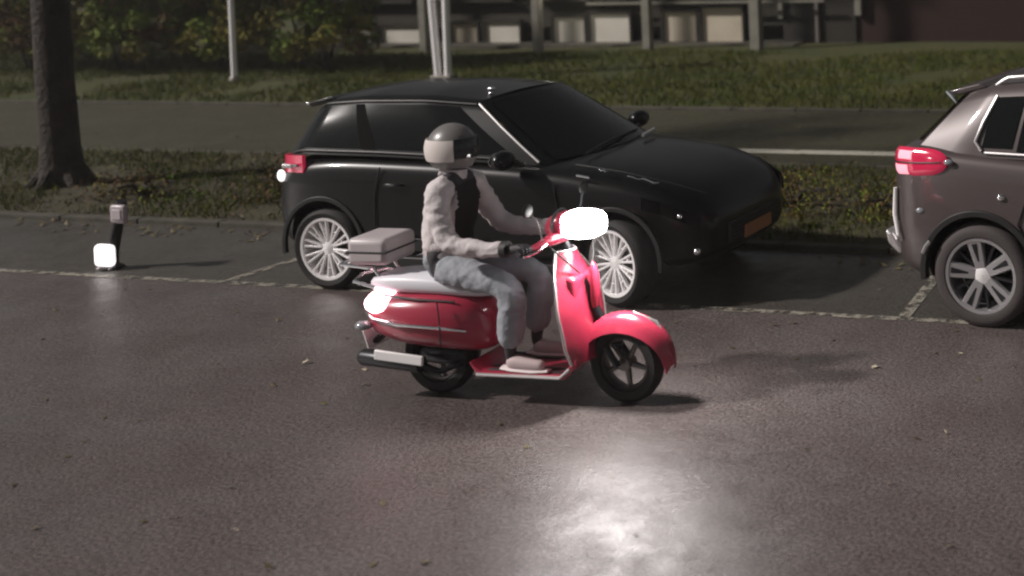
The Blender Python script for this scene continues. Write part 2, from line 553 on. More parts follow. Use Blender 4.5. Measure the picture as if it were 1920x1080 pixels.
# verge tree (crown starts above the picture)
t = thing('tree', (-14.65, 12.46, .06), .3, 'dark street tree trunk on the verge at the left', 'tree')
bm = B()
tube(bm, [(0, 0, -.1), (0, 0, .08), (-.01, 0, .4), (-.03, 0, 1.2), (-.05, .02, 2.4), (-.02, .05, 3.6), (.05, .05, 5)], [.27, .235, .205, .195, .19, .17, .12], 18)
for k in range(6):
    a = k * 1.05 + .3
    tube(bm, [(math.cos(a) * .15, math.sin(a) * .15, .18), (math.cos(a) * .30, math.sin(a) * .3, .0), (math.cos(a) * .42, math.sin(a) * .42, -.06)], [.08, .05, .02], 8)
mesh('trunk', bm, M['bark'], t)
bm = B()
cl = []
for k in range(9):
    a = k * .7 + random.uniform(-.2, .2); L = random.uniform(1.3, 2.3); z0 = random.uniform(3.3, 4.9)
    e = Vector((math.cos(a) * L, math.sin(a) * L, z0 + random.uniform(.9, 2)))
    tube(bm, [(0, .05, z0), e * .5 + Vector((0, 0, z0 * .5)), e], [.09, .05, .012], 7)
    for j in range(6):
        cl.append((e.x + random.uniform(-.9, .6), e.y + random.uniform(-.8, .8), e.z + random.uniform(-.7, 1.2), .5, .5, .4, random.choice((0, 1, 1, 2))))
mesh('limb', bm, M['bark'], t)
leaf_cloud(cl, 26, .07, 'crown', LM, t)

# ------------------------------------------------------------------ poles
def pole(x, y, r, h, m, label, name='pole', cat='pole', dx=0, group=None):
    t = thing(name, (x, y, 0.03), 0, label, cat, group)
    bm = B()
    tube(bm, [(0, 0, -.05), (dx * .5, 0, h * .5), (dx, 0, h)], [r * 1.05, r, r * .85], 14)
    mesh('shaft', bm, m, t)
    bm = B()
    lathe(bm, [(r * 1.9, 0), (r * 1.9, .05), (r * 1.2, .1), (r * .5, .1), (r * .5, 0)], 16, True, 'z')
    mesh('collar', bm, M['postd'], t)
    bm = B()
    ell(bm, (dx, 0, h), (r, r, r * .5), 12)
    mesh('cap', bm, m, t)
    return t
pole(-20.42, 20.96, .05, 3.4, M['post'], 'thin pale pole standing in front of the shrubs', dx=.02)
t = thing('sign_post', (-16.25, 21.45, .03), 0, 'pair of thick white tubes standing on the lawn behind the black car', 'sign post')
for dx, tp in ((-.105, -.19), (.10, .12)):
    bm = B()
    tube(bm, [(dx, 0, -.05), (tp, 0, 1.6), (tp * 1.1, 0, 3.6)], [.062, .064, .06], 14)
    mesh('tube', bm, M['post'], t)
bm = B(); box(bm, (0, 0, .03), (.42, .22, .06)); mesh('foot_plate', bm, M['postd'], t, bevel=.01)
bm = B(); box(bm, (0, -.01, 3.2), (.9, .03, .7)); mesh('sign_panel', bm, M['postd'], t, bevel=.01)

# ------------------------------------------------------------------ far building with low pale panels
bl = thing('building', (-16, 27, 0), 0, 'long low building with pale panels between dark frames behind the lawn', 'building')
def local(x, y, z): return (x + 16, y - 27, z)
bm = B(); box(bm, local(-17.5, 30.2, 2), (11.6, 5, 4.1)); mesh('wall', bm, M['wallg'], bl, smooth=False)
bm = B(); box(bm, local(-17.5, 29.4, 3.95), (12, 5.4, .3)); mesh('roof', bm, M['roof'], bl, smooth=False, bevel=.02)
bm = B(); box(bm, local(-17.5, 27.15, .02), (11.9, 1.4, .1)); mesh('plinth', bm, M['kerb'], bl, smooth=False, bevel=.01)
wins = [(-22.75, -21.9, .5, 0), (-21.74, -20.68, .5, 0), (-19.88, -19.2, .54, 1), (-19.02, -18.12, .57, 0),
        (-17.27, -16.5, .68, 0), (-16.37, -15.4, .74, 0), (-14.6, -13.82, .76, 1), (-13.7, -12.75, .84, 1)]
YW = 27.05
sx = YW / 26.6
for x0, x1, zt, kind in wins:
    x0 *= sx; x1 *= sx
    zt = zt - .03
    zb = .04
    bm = B()
    fw_ = .05
    c = (x0 + x1) / 2
    box(bm, local(c, YW, zt + fw_ / 2), (x1 - x0 + 2 * fw_, .12, fw_))
    box(bm, local(c, YW, zb - fw_ / 2), (x1 - x0 + 2 * fw_, .14, fw_))
    box(bm, local(x0 - fw_ / 2, YW, (zb + zt) / 2), (fw_, .10, zt - zb))
    box(bm, local(x1 + fw_ / 2, YW, (zb + zt) / 2), (fw_, .10, zt - zb))
    f = mesh('window', bm, M['frame'], bl, smooth=False)
    bm = B()
    box(bm, local(c, YW + .02, (zb + zt) / 2), (x1 - x0 - .004, .02, zt - zb - .004))
    mesh('panel', bm, M['panelo' if kind else 'panel'], f, smooth=False)
# dark glazing above the panels
for x0, x1 in ((-23.1, -20.9), (-20.3, -18.3), (-17.6, -15.5), (-14.9, -12.75)):
    x0 *= sx; x1 *= sx
    bm = B(); c = (x0 + x1) / 2
    box(bm, local(c, YW + .02, 2.05), (x1 - x0, .03, 1.9))
    mesh('upper_glazing', bm, M['glass'], bl, smooth=False)
    bm = B()
    box(bm, local(c, YW - .01, 1.02), (x1 - x0 + .1, .12, .07))
    box(bm, local(c, YW - .01, 2.1), (.06, .1, 1.95))
    mesh('glazing_bar', bm, M['wallg'], bl, smooth=False)
bm = B(); box(bm, local(-17.5, YW + .3, 2.0), (11.4, .4, 3.2)); mesh('infill', bm, M['wallg'], bl, smooth=False)
bm = B(); box(bm, local(-13.6 * sx, YW - .14, .93), (5.6, .05, .05)); mesh('rail', bm, M['conc'], bl, smooth=False)
bm = B(); box(bm, local(-17.4, 25.75, 3.5), (11, .22, .25)); mesh('beam', bm, M['conc'], bl, smooth=False, bevel=.01)
for x in (-22.6, -19.9, -17.08, -14.48, -12.12):
    y = 25.7 if x < -13 else 25.9
    wd = .17 if x < -13 else .21
    bm = B(); box(bm, local(x, y, 1.7), (wd, wd, 3.45))
    mesh('column', bm, M['conc'], bl, smooth=False, bevel=.01)
bm = B(); box(bm, local(-16.72, 26.9, 1.14), (.14, .1, .1)); ob = mesh('wall_lamp', bm, M['lampw'], bl, bevel=.02)
wl_ = bpy.data.lights.new('wall_lamp_light', 'POINT')
wo_ = bpy.data.objects.new('wall_lamp_light', wl_); link(wo_, bl)
wo_.location = local(-16.72, 26.0, 1.25); wl_.energy = 7; wl_.shadow_soft_size = .12; wl_.color = (1, .93, .78)
# red brick wing to the right
b2 = thing('brick_building', (-5, 27, 0), 0, 'dark red brick building right of the columns', 'building')
l2 = lambda x, y, z: (x + 5, y - 27, z)
bm = B(); box(bm, l2(-3.8, 30, 2), (15.2, 5.6, 4.2)); mesh('wall', bm, M['brick'], b2, smooth=False)
bm = B(); box(bm, l2(-3.8, 30, 4.2), (15.6, 6.1, .25)); mesh('roof', bm, M['roof'], b2, smooth=False, bevel=.02)
for x, w_, zb in ((-12.1, .14, .55), (-11.28, .10, .03), (-10.35, .2, .6)):
    bm = B(); box(bm, l2(x, 27.12, zb + 1.3), (w_ * .7, .1, 2.6)); mesh('door_post', bm, M['pale'] if w_ < .12 else M['conc'], b2, smooth=False, bevel=.008)
bm = B(); box(bm, l2(-11.7, 27.17, 1.2), (.75, .05, 2.4)); mesh('door', bm, M['frame'], b2, smooth=False, bevel=.008)
bm = B(); box(bm, l2(-10.8, 27.17, 1.2), (.75, .05, 2.4)); mesh('door', bm, M['frame'], b2, smooth=False, bevel=.008)
for x in (-8, -5.2, -2.4):
    bm = B(); box(bm, l2(x, 27.16, 2.1), (1.6, .08, 1.2)); f = mesh('window', bm, M['frame'], b2, smooth=False, bevel=.01)
    bm = B(); box(bm, l2(x, 27.11, 2.1), (1.45, .02, 1.05)); mesh('pane', bm, M['glass'], f, smooth=False)

# ------------------------------------------------------------------ vehicles
def evaluated(o):
    dg = bpy.context.evaluated_depsgraph_get()
    me = bpy.data.meshes.new_from_object(o.evaluated_get(dg))
    old = o.data
    o.modifiers.clear()
    o.data = me
    return o

def car_wheel(parent, x, y, r, rim_r, wd, style, steer=0, side=-1, name='wheel', dusty=False):
    """outer face towards side*y"""
    bm = B()
    s = side
    hw = wd / 2
    prof = [(rim_r, s * hw * .78), (rim_r + .012, s * hw * .94), (rim_r + (r - rim_r) * .5, s * hw), (r - .02, s * hw * .86), (r, s * hw * .62),
            (r, -s * hw * .62), (r - .02, -s * hw * .86), (rim_r + .01, -s * hw * .95), (rim_r, -s * hw * .7)]
    lathe(bm, prof, 56)
    wh = mesh(name, bm, M['tyrew'] if dusty else M['tyre'], parent)
    wh.location = (x, y, r)
    wh.rotation_euler = (0, random.uniform(0, 1), steer)
    bm = B()
    lathe(bm, [(rim_r + .004, s * hw * .90), (rim_r - .018, s * hw * .88), (rim_r - .03, s * hw * .55), (rim_r - .04, -s * hw * .6), (rim_r, -s * hw * .68), (rim_r + .002, s * hw * .7)], 56)
    mesh('rim', bm, M['silver' if style == 'multi' else 'spokeg'], wh)
    bm = B()
    lathe(bm, [(.14, s * hw * .05), (.14, -s * hw * .08), (.001, -s * hw * .08), (.001, s * hw * .05)], 36)
    lathe(bm, [(rim_r - .045, -s * hw * .62), (.001, -s * hw * .62), (.001, -s * hw * .7), (rim_r - .045, -s * hw * .7)], 36)
    mesh('brake_disc', bm, M['disc'] if style == 'multi' else M['silverd'], wh)
    bm = B()
    yo = s * hw * .66
    def spoke(a0, a1, r0_, r1_, w0, w1, d0, d1):
        p0 = Vector((math.cos(a0) * r0_, 0, math.sin(a0) * r0_)); p1 = Vector((math.cos(a1) * r1_, 0, math.sin(a1) * r1_))
        d = (p1 - p0).normalized(); n = Vector((-d.z, 0, d.x))
        vs = []
        for p, w_, dd in ((p0, w0, d0), (p1, w1, d1)):
            for q in (-1, 1):
                for e in (0, 1):
                    vs.append(bm.verts.new(p + n * q * w_ / 2 * (1 if e else .8) + Vector((0, dd - s * (0 if e == 0 else .028), 0))))
        a, b, c, d_, e, f, g, h = vs
        for fc in ((a, c, g, e), (b, f, h, d_), (a, e, f, b), (c, d_, h, g), (a, b, d_, c), (e, g, h, f)): bm.faces.new(fc)
    if style == 'multi':
        for k in range(10):
            a = 2 * PI * k / 10
            dl = .13
            for q in (-1, 1):
                spoke(a + q * .05, a + q * dl, .05, rim_r - .012, .019, .020, yo, s * hw * .84)
            spoke(a + dl * .9, a - dl * .9 + .0, rim_r * .62, rim_r * .64, .010, .010, yo, s * hw * .8)
    else:
        for k in range(5):
            a = 2 * PI * k / 5
            spoke(a, a, .05, rim_r - .01, .085, .135, yo, s * hw * .84)
    sp = mesh('spokes', bm, M['silver' if style == 'multi' else 'spokeg'], wh, smooth=False, bevel=.003)
    if style != 'multi':
        bm = B()
        for k in range(5):
            a = 2 * PI * k / 5
            spoke(a + .0, a + .0, .085, rim_r - .035, .012, .05, yo + s * .003, s * hw * .84 + s * .003)
            spoke(a + PI / 5, a + PI / 5, .05, rim_r - .02, .03, .02, yo - s * .02, s * hw * .7)
        mesh('spoke_inlay', bm, M['silverd'], wh, smooth=False)
    bm = B()
    lathe(bm, [(.001, yo + s * .006), (.032, yo + s * .004), (.06, yo - s * .004), (.068, yo - s * .03), (.001, yo - s * .03)], 24)
    mesh('hub', bm, M['silver'], wh)
    return wh

def car_shell(parent, st, sec, arches, m, cutr, sub=2, name='body'):
    """st: stations (x, halfwidth, zbottom, zshoulder, ztop); sec: function -> list of (y,z) from bottom centre to top centre"""
    bm = B()
    rows = []
    for s_ in st:
        pts = sec(*s_)
        full = [Vector((s_[0], -y, z)) for y, z in pts] + [Vector((s_[0], y, z)) for y, z in pts[-2:0:-1]]
        rows.append([bm.verts.new(p) for p in full])
    n = len(rows[0])
    for a, b in zip(rows, rows[1:]):
        for k in range(n):
            bm.faces.new((a[k], a[(k + 1) % n], b[(k + 1) % n], b[k]))
    for rw, x in ((rows[0], -1), (rows[-1], 1)):
        # cap made of strips between mirrored points
        h = n // 2
        for k in range(h):
            l0, l1 = rw[k], rw[k + 1]
            r0_, r1_ = rw[(n - k) % n], rw[(n - k - 1) % n]
            vs = []
            for v in (l0, l1, r1_, r0_):
                if v not in vs: vs.append(v)
            if len(vs) >= 3: bm.faces.new(vs)
    o = mesh(name, bm, m, parent, sub=sub)
    evaluated(o)
    cut = []
    for (ax, az) in arches:
        for sd_ in (-1, 1):
            bm = B()
            seg = 40
            a = [bm.verts.new((ax + cutr * math.cos(2 * PI * k / seg), sd_ * .50, az + cutr * math.sin(2 * PI * k / seg))) for k in range(seg)]
            b = [bm.verts.new((ax + cutr * math.cos(2 * PI * k / seg), sd_ * 1.3, az + cutr * math.sin(2 * PI * k / seg))) for k in range(seg)]
            bm.faces.new(a); bm.faces.new(b[::-1])
            for k in range(seg): bm.faces.new((a[k], b[k], b[(k + 1) % seg], a[(k + 1) % seg]))
            c = mesh('cut', bm, M['blackp'], parent, smooth=False)
            cut.append(c)
            mo = o.modifiers.new('b', 'BOOLEAN'); mo.operation = 'DIFFERENCE'; mo.object = c; mo.solver = 'EXACT'
            mo.material_mode = 'TRANSFER'
    evaluated(o)
    for c in cut: bpy.data.objects.remove(c)
    o.data.polygons.foreach_set('use_smooth', [True] * len(o.data.polygons))
    o.data.set_sharp_from_angle(angle=R(35))
    return o

def body_sec(x, w, zb, zs, zt):
    return [(0, zb), (w * .80, zb), (w * .955, zb + .07), (w * .99, lerp(zb, zs, .33)), (w, lerp(zb, zs, .62)), (w * .985, zs - .07),
            (w * .93, zs), (w * .80, lerp(zs, zt, .62)), (w * .45, zt - .005), (0, zt)]

def arch_trim(parent, ax, az, r0_, r1_, y0, y1, m, side=-1, a0=-10, a1=190):
    bm = B()
    n = 28
    prof = [(r0_, y0), (r1_, y0), (r1_, y1), (r0_, y1)]
    rings = []
    for k in range(n + 1):
        a = R(lerp(a0, a1, k / n))
        rings.append([bm.verts.new((ax + r * math.cos(a), side * y, az + r * math.sin(a))) for r, y in prof])
    for a, b in zip(rings, rings[1:]):
        for k in range(4): bm.faces.new((a[k], a[(k + 1) % 4], b[(k + 1) % 4], b[k]))
    bm.faces.new(rings[0]); bm.faces.new(rings[-1][::-1])
    return mesh('arch_trim', bm, m, parent, bevel=.006)

class Cabin:
    """greenhouse: belt curve and roof curve, both as (x, halfwidth, z)"""
    def __init__(s, belt, roof, crown=.05):
        s.b, s.r, s.crown = belt, roof, crown
    def cur(s, c, u):
        n = len(c) - 1
        i = min(int(u * n), n - 1); t = u * n - i
        return Vector([lerp(c[i][k], c[i + 1][k], t) for k in range(3)])
    def side(s, u, v, sd=-1, off=0):
        a, b = s.cur(s.b, u), s.cur(s.r, u)
        p = a.lerp(b, v)
        y = p.y + math.sin(v * PI) * .018 + off
        return Vector((p.x, sd * y, p.z))
    def roof(s, u, v, off=0):
        p = s.cur(s.r, u)
        q = 2 * v - 1
        e = math.sin(max(0, min(1, u)) * PI) * .5 + .5
        return Vector((p.x + 0, q * p.y, p.z + s.crown * (1 - q * q) * e + off))
    def front(s, u, v, off=0, end=1):
        a = s.cur(s.b, end); b = s.cur(s.r, end)
        q = 2 * u - 1
        p = a.lerp(b, v)
        bul = (1 - q * q)
        sg = 1 if end == 1 else -1
        return Vector((p.x + sg * (lerp(.20, .10, v) * bul + off), q * p.y, p.z + s.crown * bul * .5 * v + off * .5))
    def build(s, parent, m, glassm, windows, ws=(.06, .94, .05, .95), rs=(.1, .9, .12, .9)):
        bm = B()
        for sd in (-1, 1):
            sheet(bm, lambda u, v: s.side(u, v, sd), 24, 6)
        sheet(bm, lambda u, v: s.roof(u, v), 24, 12)
        sheet(bm, lambda u, v: s.front(u, v, 0, 1), 12, 6)
        sheet(bm, lambda u, v: s.front(u, v, 0, 0), 12, 6)
        bmesh.ops.remove_doubles(bm, verts=bm.verts, dist=.002)
        mesh('cabin', bm, m, parent, angle=60)
        gl = []
        for end, lim, nm in ((1, ws, 'windscreen'), (0, rs, 'rear_window')):
            bm = B()
            sheet(bm, lambda u, v: s.front(lerp(lim[0], lim[1], u), lerp(lim[2], lim[3], v), .012, end), 12, 6, .004)
            gl.append(mesh(nm, bm, glassm, parent))
        for sd in (-1, 1):
            for (u0_, u1_, v0_, v1_, sl0, sl1) in windows:
                bm = B()
                def fn(u, v):
                    vv = lerp(v0_, v1_, v)
                    return s.side(lerp(u0_ + sl0 * v, u1_ + sl1 * v, u), vv, sd, .008)
                sheet(bm, fn, 10, 5, .004)
                mesh('side_window', bm, glassm, parent)
        return gl

def seam(parent, pts, w_=.006, name='door_seam', m=None):
    bm = B()
    tube(bm, pts, w_, 6)
    return mesh(name, bm, m or M['blackp'], parent)

# ---- black hatchback
car = thing('parked_car', (-8.1747, 10.12578, 0), -.02227, 'black hatchback with silver multi-spoke wheels parked behind the scooter', 'car')
WB = 2.66
st = [(-.56, .70, .42, .86, .90), (-.51, .81, .32, .94, 1.02), (-.34, .875, .26, 1.0, 1.08), (0, .895, .22, 1.06, 1.11), (.55, .90, .20, 1.06, 1.10), (1.2, .90, .20, 1.05, 1.08),
      (1.9, .90, .20, 1.03, 1.07), (2.25, .895, .22, .99, 1.07), (2.66, .885, .24, .94, 1.03), (3.02, .855, .26, .86, .96), (3.25, .77, .28, .75, .86), (3.36, .62, .34, .65, .73), (3.40, .50, .40, .58, .62)]
body = car_shell(car, st, body_sec, [(0, .36), (WB, .36)], M['black'], .375)
cab = Cabin([(-.44, .74, 1.05), (-.25, .80, 1.09), (.5, .815, 1.09), (1.3, .81, 1.07), (2.02, .76, 1.04)],
            [(-.26, .54, 1.45), (-.16, .57, 1.49), (.2, .60, 1.52), (.8, .60, 1.53), (1.30, .57, 1.50)], .06)
cab.build(car, M['black'], M['glass'], [(.10, .46, .14, .90, .02, .0), (.49, .93, .14, .90, 0, -.04)])
for x in (0, WB):
    for sd in (-1, 1):
        car_wheel(car, x, sd * .775, .335, .25, .225, 'multi', R(-17) if x else 0, sd)
        arch_trim(car, x, .36, .372, .41, .872 if x == 0 else .862, .905 if x == 0 else .893, M['blackp'], sd)
# pillar trim, belt trim
bm = B(); tube(bm, [cab.side(.995, v, -1, .012) for v in (.06, .3, .6, .97)], .011, 8); mesh('pillar_trim', bm, M['satin'], car)
bm = B(); tube(bm, [cab.side(u, .08, -1, .012) for u in np.linspace(.06, .93, 14)], .008, 6); mesh('belt_trim', bm, M['blackp'], car)
bm = B(); tube(bm, [cab.side(u, .96, -1, .010) for u in np.linspace(.08, .98, 14)], .008, 6); mesh('roof_seam', bm, M['blackp'], car)
for sd in (-1, 1):
    bm = B(); sheet(bm, lambda u, v: cab.side(lerp(.45, .505, u), lerp(.13, .91, v), sd, .009), 2, 5, .003); mesh('pillar_cover', bm, M['matte'], car)
for a_, b_ in ((.0, .07), (.20, .42)):
    bm = B(); tube(bm, [(2.50 + lerp(a_, b_, t_) * 1.25, -.80 - .01 * math.sin(t_ * 9), 1.035 - lerp(a_, b_, t_) * .22 + .006 * math.sin(t_ * 14)) for t_ in np.linspace(0, 1, 7)], [.004, .008, .006, .011, .007, .009, .004], 6, flat=(Vector((0, 0, 1)), .6)); mesh('bonnet_trim', bm, M['chrome'], car)  # added chrome slivers shaped like headlight glints along the bonnet edge
# spoiler
bm = B()
prism(bm, [(-.47, 1.455), (-.22, 1.52), (-.16, 1.50), (-.43, 1.425)], -.50, .50)
mesh('roof_spoiler', bm, M['black'], car, bevel=.01)
bm = B(); box(bm, (-.455, -.49, 1.455), (.03, .02, .02)); mesh('spoiler_reflector', bm, M['chrome'], car, bevel=.004)
# doors
for sd in (-1, 1):
    y = sd * .905
    seam(car, [(.52, y * .99, .26), (.52, y, .55), (.53, y, .8), (.58, y * .985, 1.02)])
    seam(car, [(1.30, y * .99, .26), (1.30, y, .55), (1.31, y, .8), (1.30, y * .985, 1.02)])
    seam(car, [(2.18, y * .985, .26), (2.22, y * .995, .6), (2.16, y * .985, .95)])
    for x in (.72, 1.48):
        bm = B(); tube(bm, [(x - .1, sd * .905, .88), (x - .07, sd * .925, .885), (x + .07, sd * .925, .885), (x + .1, sd * .905, .88)], [.008, .012, .012, .008], 8)
        mesh('door_handle', bm, M['chrome'] if x > 1 else M['black'], car)
    bm = B(); box(bm, (1.32, sd * .90, .27), (1.75, .03, .09)); mesh('sill', bm, M['blackp'], car, bevel=.01)
    bm = B(); box(bm, (1.0, sd * .915, .42), (1.1, .012, .10)); mesh('rub_strip', bm, M['blackp'], car, bevel=.005)
    # mirror
    bm = B(); ell(bm, (1.80, sd * .985, 1.12), (.075, .115, .075), 16)
    mi_ = mesh('mirror', bm, M['black'], car)
    bm = B(); tube(bm, [(1.86, sd * .83, 1.06), (1.83, sd * .93, 1.09)], .018, 8); mesh('mirror_arm', bm, M['blackp'], mi_)
    bm = B(); ell(bm, (1.735, sd * .985, 1.12), (.018, .095, .058), 14); mesh('mirror_glass', bm, M['chrome'], mi_)
    # rear lamp: wraps the corner
    bm = B()
    def rl(u, v, sd=sd):
        a = R(lerp(-8, 78, u)); z = lerp(.92, 1.06, v) + .03 * u
        return Vector((-.42 - .12 * math.cos(a) + .34 * (1 - math.cos(a)) * .9, sd * (.62 + .235 * math.sin(a) + .015), z))
    sheet(bm, rl, 10, 4, .03)
    tl = mesh('tail_lamp', bm, M['redlens'], car)
    bm = B(); tube(bm, [rl(u, .42) + Vector((-.010, sd * .012, 0)) for u in np.linspace(.1, .95, 8)], .013, 8); mesh('lamp_strip', bm, M['clearglass'], tl)
    # headlamp
    bm = B()
    def hl(u, v, sd=sd):
        x = lerp(2.90, 3.30, u)
        w_ = interp(x, [2.66, 3.02, 3.25, 3.36], [.885, .855, .77, .63])
        zt_ = interp(x, [2.66, 3.02, 3.25, 3.36], [.90, .83, .73, .64])
        return Vector((x, sd * (w_ + .006), lerp(zt_ - .10, zt_ - .01, v)))
    sheet(bm, hl, 10, 3, .02)
    hd = mesh('headlamp', bm, M['glass'], car)
    bm = B(); ell(bm, hl(.72, .5) + Vector((.0, sd * .012, 0)), (.022, .014, .018), 12); mesh('lamp_bulb', bm, M['chrome'], hd)
    bm = B(); ell(bm, (3.27, sd * .72, .42), (.03, .03, .03), 12); mesh('fog_lamp', bm, M['chrome'], car)
# bumper reflector, grille, plate, exhaust
bm = B(); tube(bm, [(-.545, -.74, .70), (-.565, -.70, .70), (-.575, -.64, .69)], .014, 8); mesh('bumper_reflector', bm, M['clearglass'], car)
bm = B(); ell(bm, (-.46, -.82, .91), (.035, .03, .05), 14); mesh('fog_lamp', bm, M['marker'], car)  # added glowing blob for a white glint beside the rear light
bm = B(); tube(bm, [(-.53, -.74, .87), (-.56, -.68, .875), (-.57, -.6, .88)], [.02, .028, .02], 10); mesh('reverse_lamp', bm, M['white'], car)
bm = B(); box(bm, (3.40, 0, .50), (.03, .9, .16)); g = mesh('grille', bm, M['blackp'], car, bevel=.01)
bm = B()
for k in range(5): box(bm, (3.415, 0, .445 + k * .028), (.012, .86, .008))
mesh('grille_bars', bm, M['silverd'], g, smooth=False)
bm = B(); box(bm, (3.425, 0, .46), (.012, .46, .10)); mesh('number_plate', bm, mat('amber_plate', (.30, .13, .06), .4), car, bevel=.003)
bm = B(); box(bm, (-.60, 0, .50), (.012, .46, .10)); mesh('number_plate', bm, M['plate'], car, bevel=.003)
bm = B(); box(bm, (3.34, .48, .52), (.05, .10, .05)); mesh('indicator', bm, mat('amber_lens', (.40, .12, .04), .3), car, bevel=.01)
# added chrome sliver for a glint on the bonnet edge + wiper
bm = B(); tube(bm, [(2.36, -.872, 1.0), (2.42, -.872, .992), (2.47, -.87, .985)], .008, 6); mesh('wing_badge', bm, M['chrome'], car)
bm = B(); tube(bm, [(2.22, -.52, 1.095), (2.16, -.1, 1.12), (2.14, .15, 1.125)], .009, 6); tube(bm, [(2.14, .1, 1.125), (2.05, .52, 1.11)], .009, 6)
mesh('wiper', bm, M['blackp'], car)
bm = B(); tube(bm, [(2.25, .28, 1.10), (2.20, .55, 1.105)], .016, 6); mesh('washer_cowl', bm, M['satin'], car)
seam(car, [(2.27, -.74, 1.055), (2.66, -.745, 1.012), (3.05, -.70, .93), (3.30, -.6, .835)], .005, 'bonnet_seam')
bm = B(); ell(bm, (1.2, -.28, 1.565), (.05, .02, .016), 12); ell(bm, (1.28, -.40, 1.545), (.025, .014, .012), 10); mesh('roof_aerial', bm, M['chrome'], car)  # chrome blobs shaped to imitate a light glint on the front of the roof
bm = B(); box(bm, (-.35, -.872, 1.0), (.10, .012, .03)); mesh('filler_cap', bm, M['satin'], car, bevel=.004)

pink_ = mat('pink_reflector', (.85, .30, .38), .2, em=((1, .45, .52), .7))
# ---- mauve SUV
suv = thing('parked_car', (-2.57178, 10.08248, 0), -.11692, 'mauve grey estate car with silver roof rails at the right edge', 'car')
WB2 = 2.68
st = [(-.73, .66, .40, 1.08, 1.12), (-.69, .80, .33, 1.19, 1.24), (-.56, .875, .28, 1.23, 1.27), (-.3, .905, .24, 1.22, 1.26), (.4, .915, .22, 1.17, 1.20), (1.2, .92, .22, 1.14, 1.17),
      (1.9, .915, .22, 1.09, 1.13), (2.4, .905, .24, 1.01, 1.08), (2.9, .88, .27, .95, 1.03), (3.3, .80, .30, .86, .94), (3.5, .66, .36, .72, .80)]
body = car_shell(suv, st, body_sec, [(0, .38), (WB2, .38)], M['mauve'], .41)
cab = Cabin([(-.58, .76, 1.15), (-.20, .82, 1.19), (.5, .84, 1.18), (1.3, .83, 1.15), (2.1, .78, 1.12)],
            [(-.16, .58, 1.60), (.06, .63, 1.66), (.5, .65, 1.70), (.95, .65, 1.70), (1.35, .60, 1.66)], .04)
cab.build(suv, M['mauve'], M['glass'], [(.315, .40, .14, .84, -.03, .0), (.415, .62, .10, .86, 0, 0), (.64, .92, .10, .86, 0, -.05)])
for x in (0, WB2):
    for sd in (-1, 1):
        car_wheel(suv, x, sd * .79, .365, .262, .235, 'five', 0, sd, dusty=True)
        arch_trim(suv, x, .38, .405, .45, .86, .925, M['blackp'], sd, -8, 188)
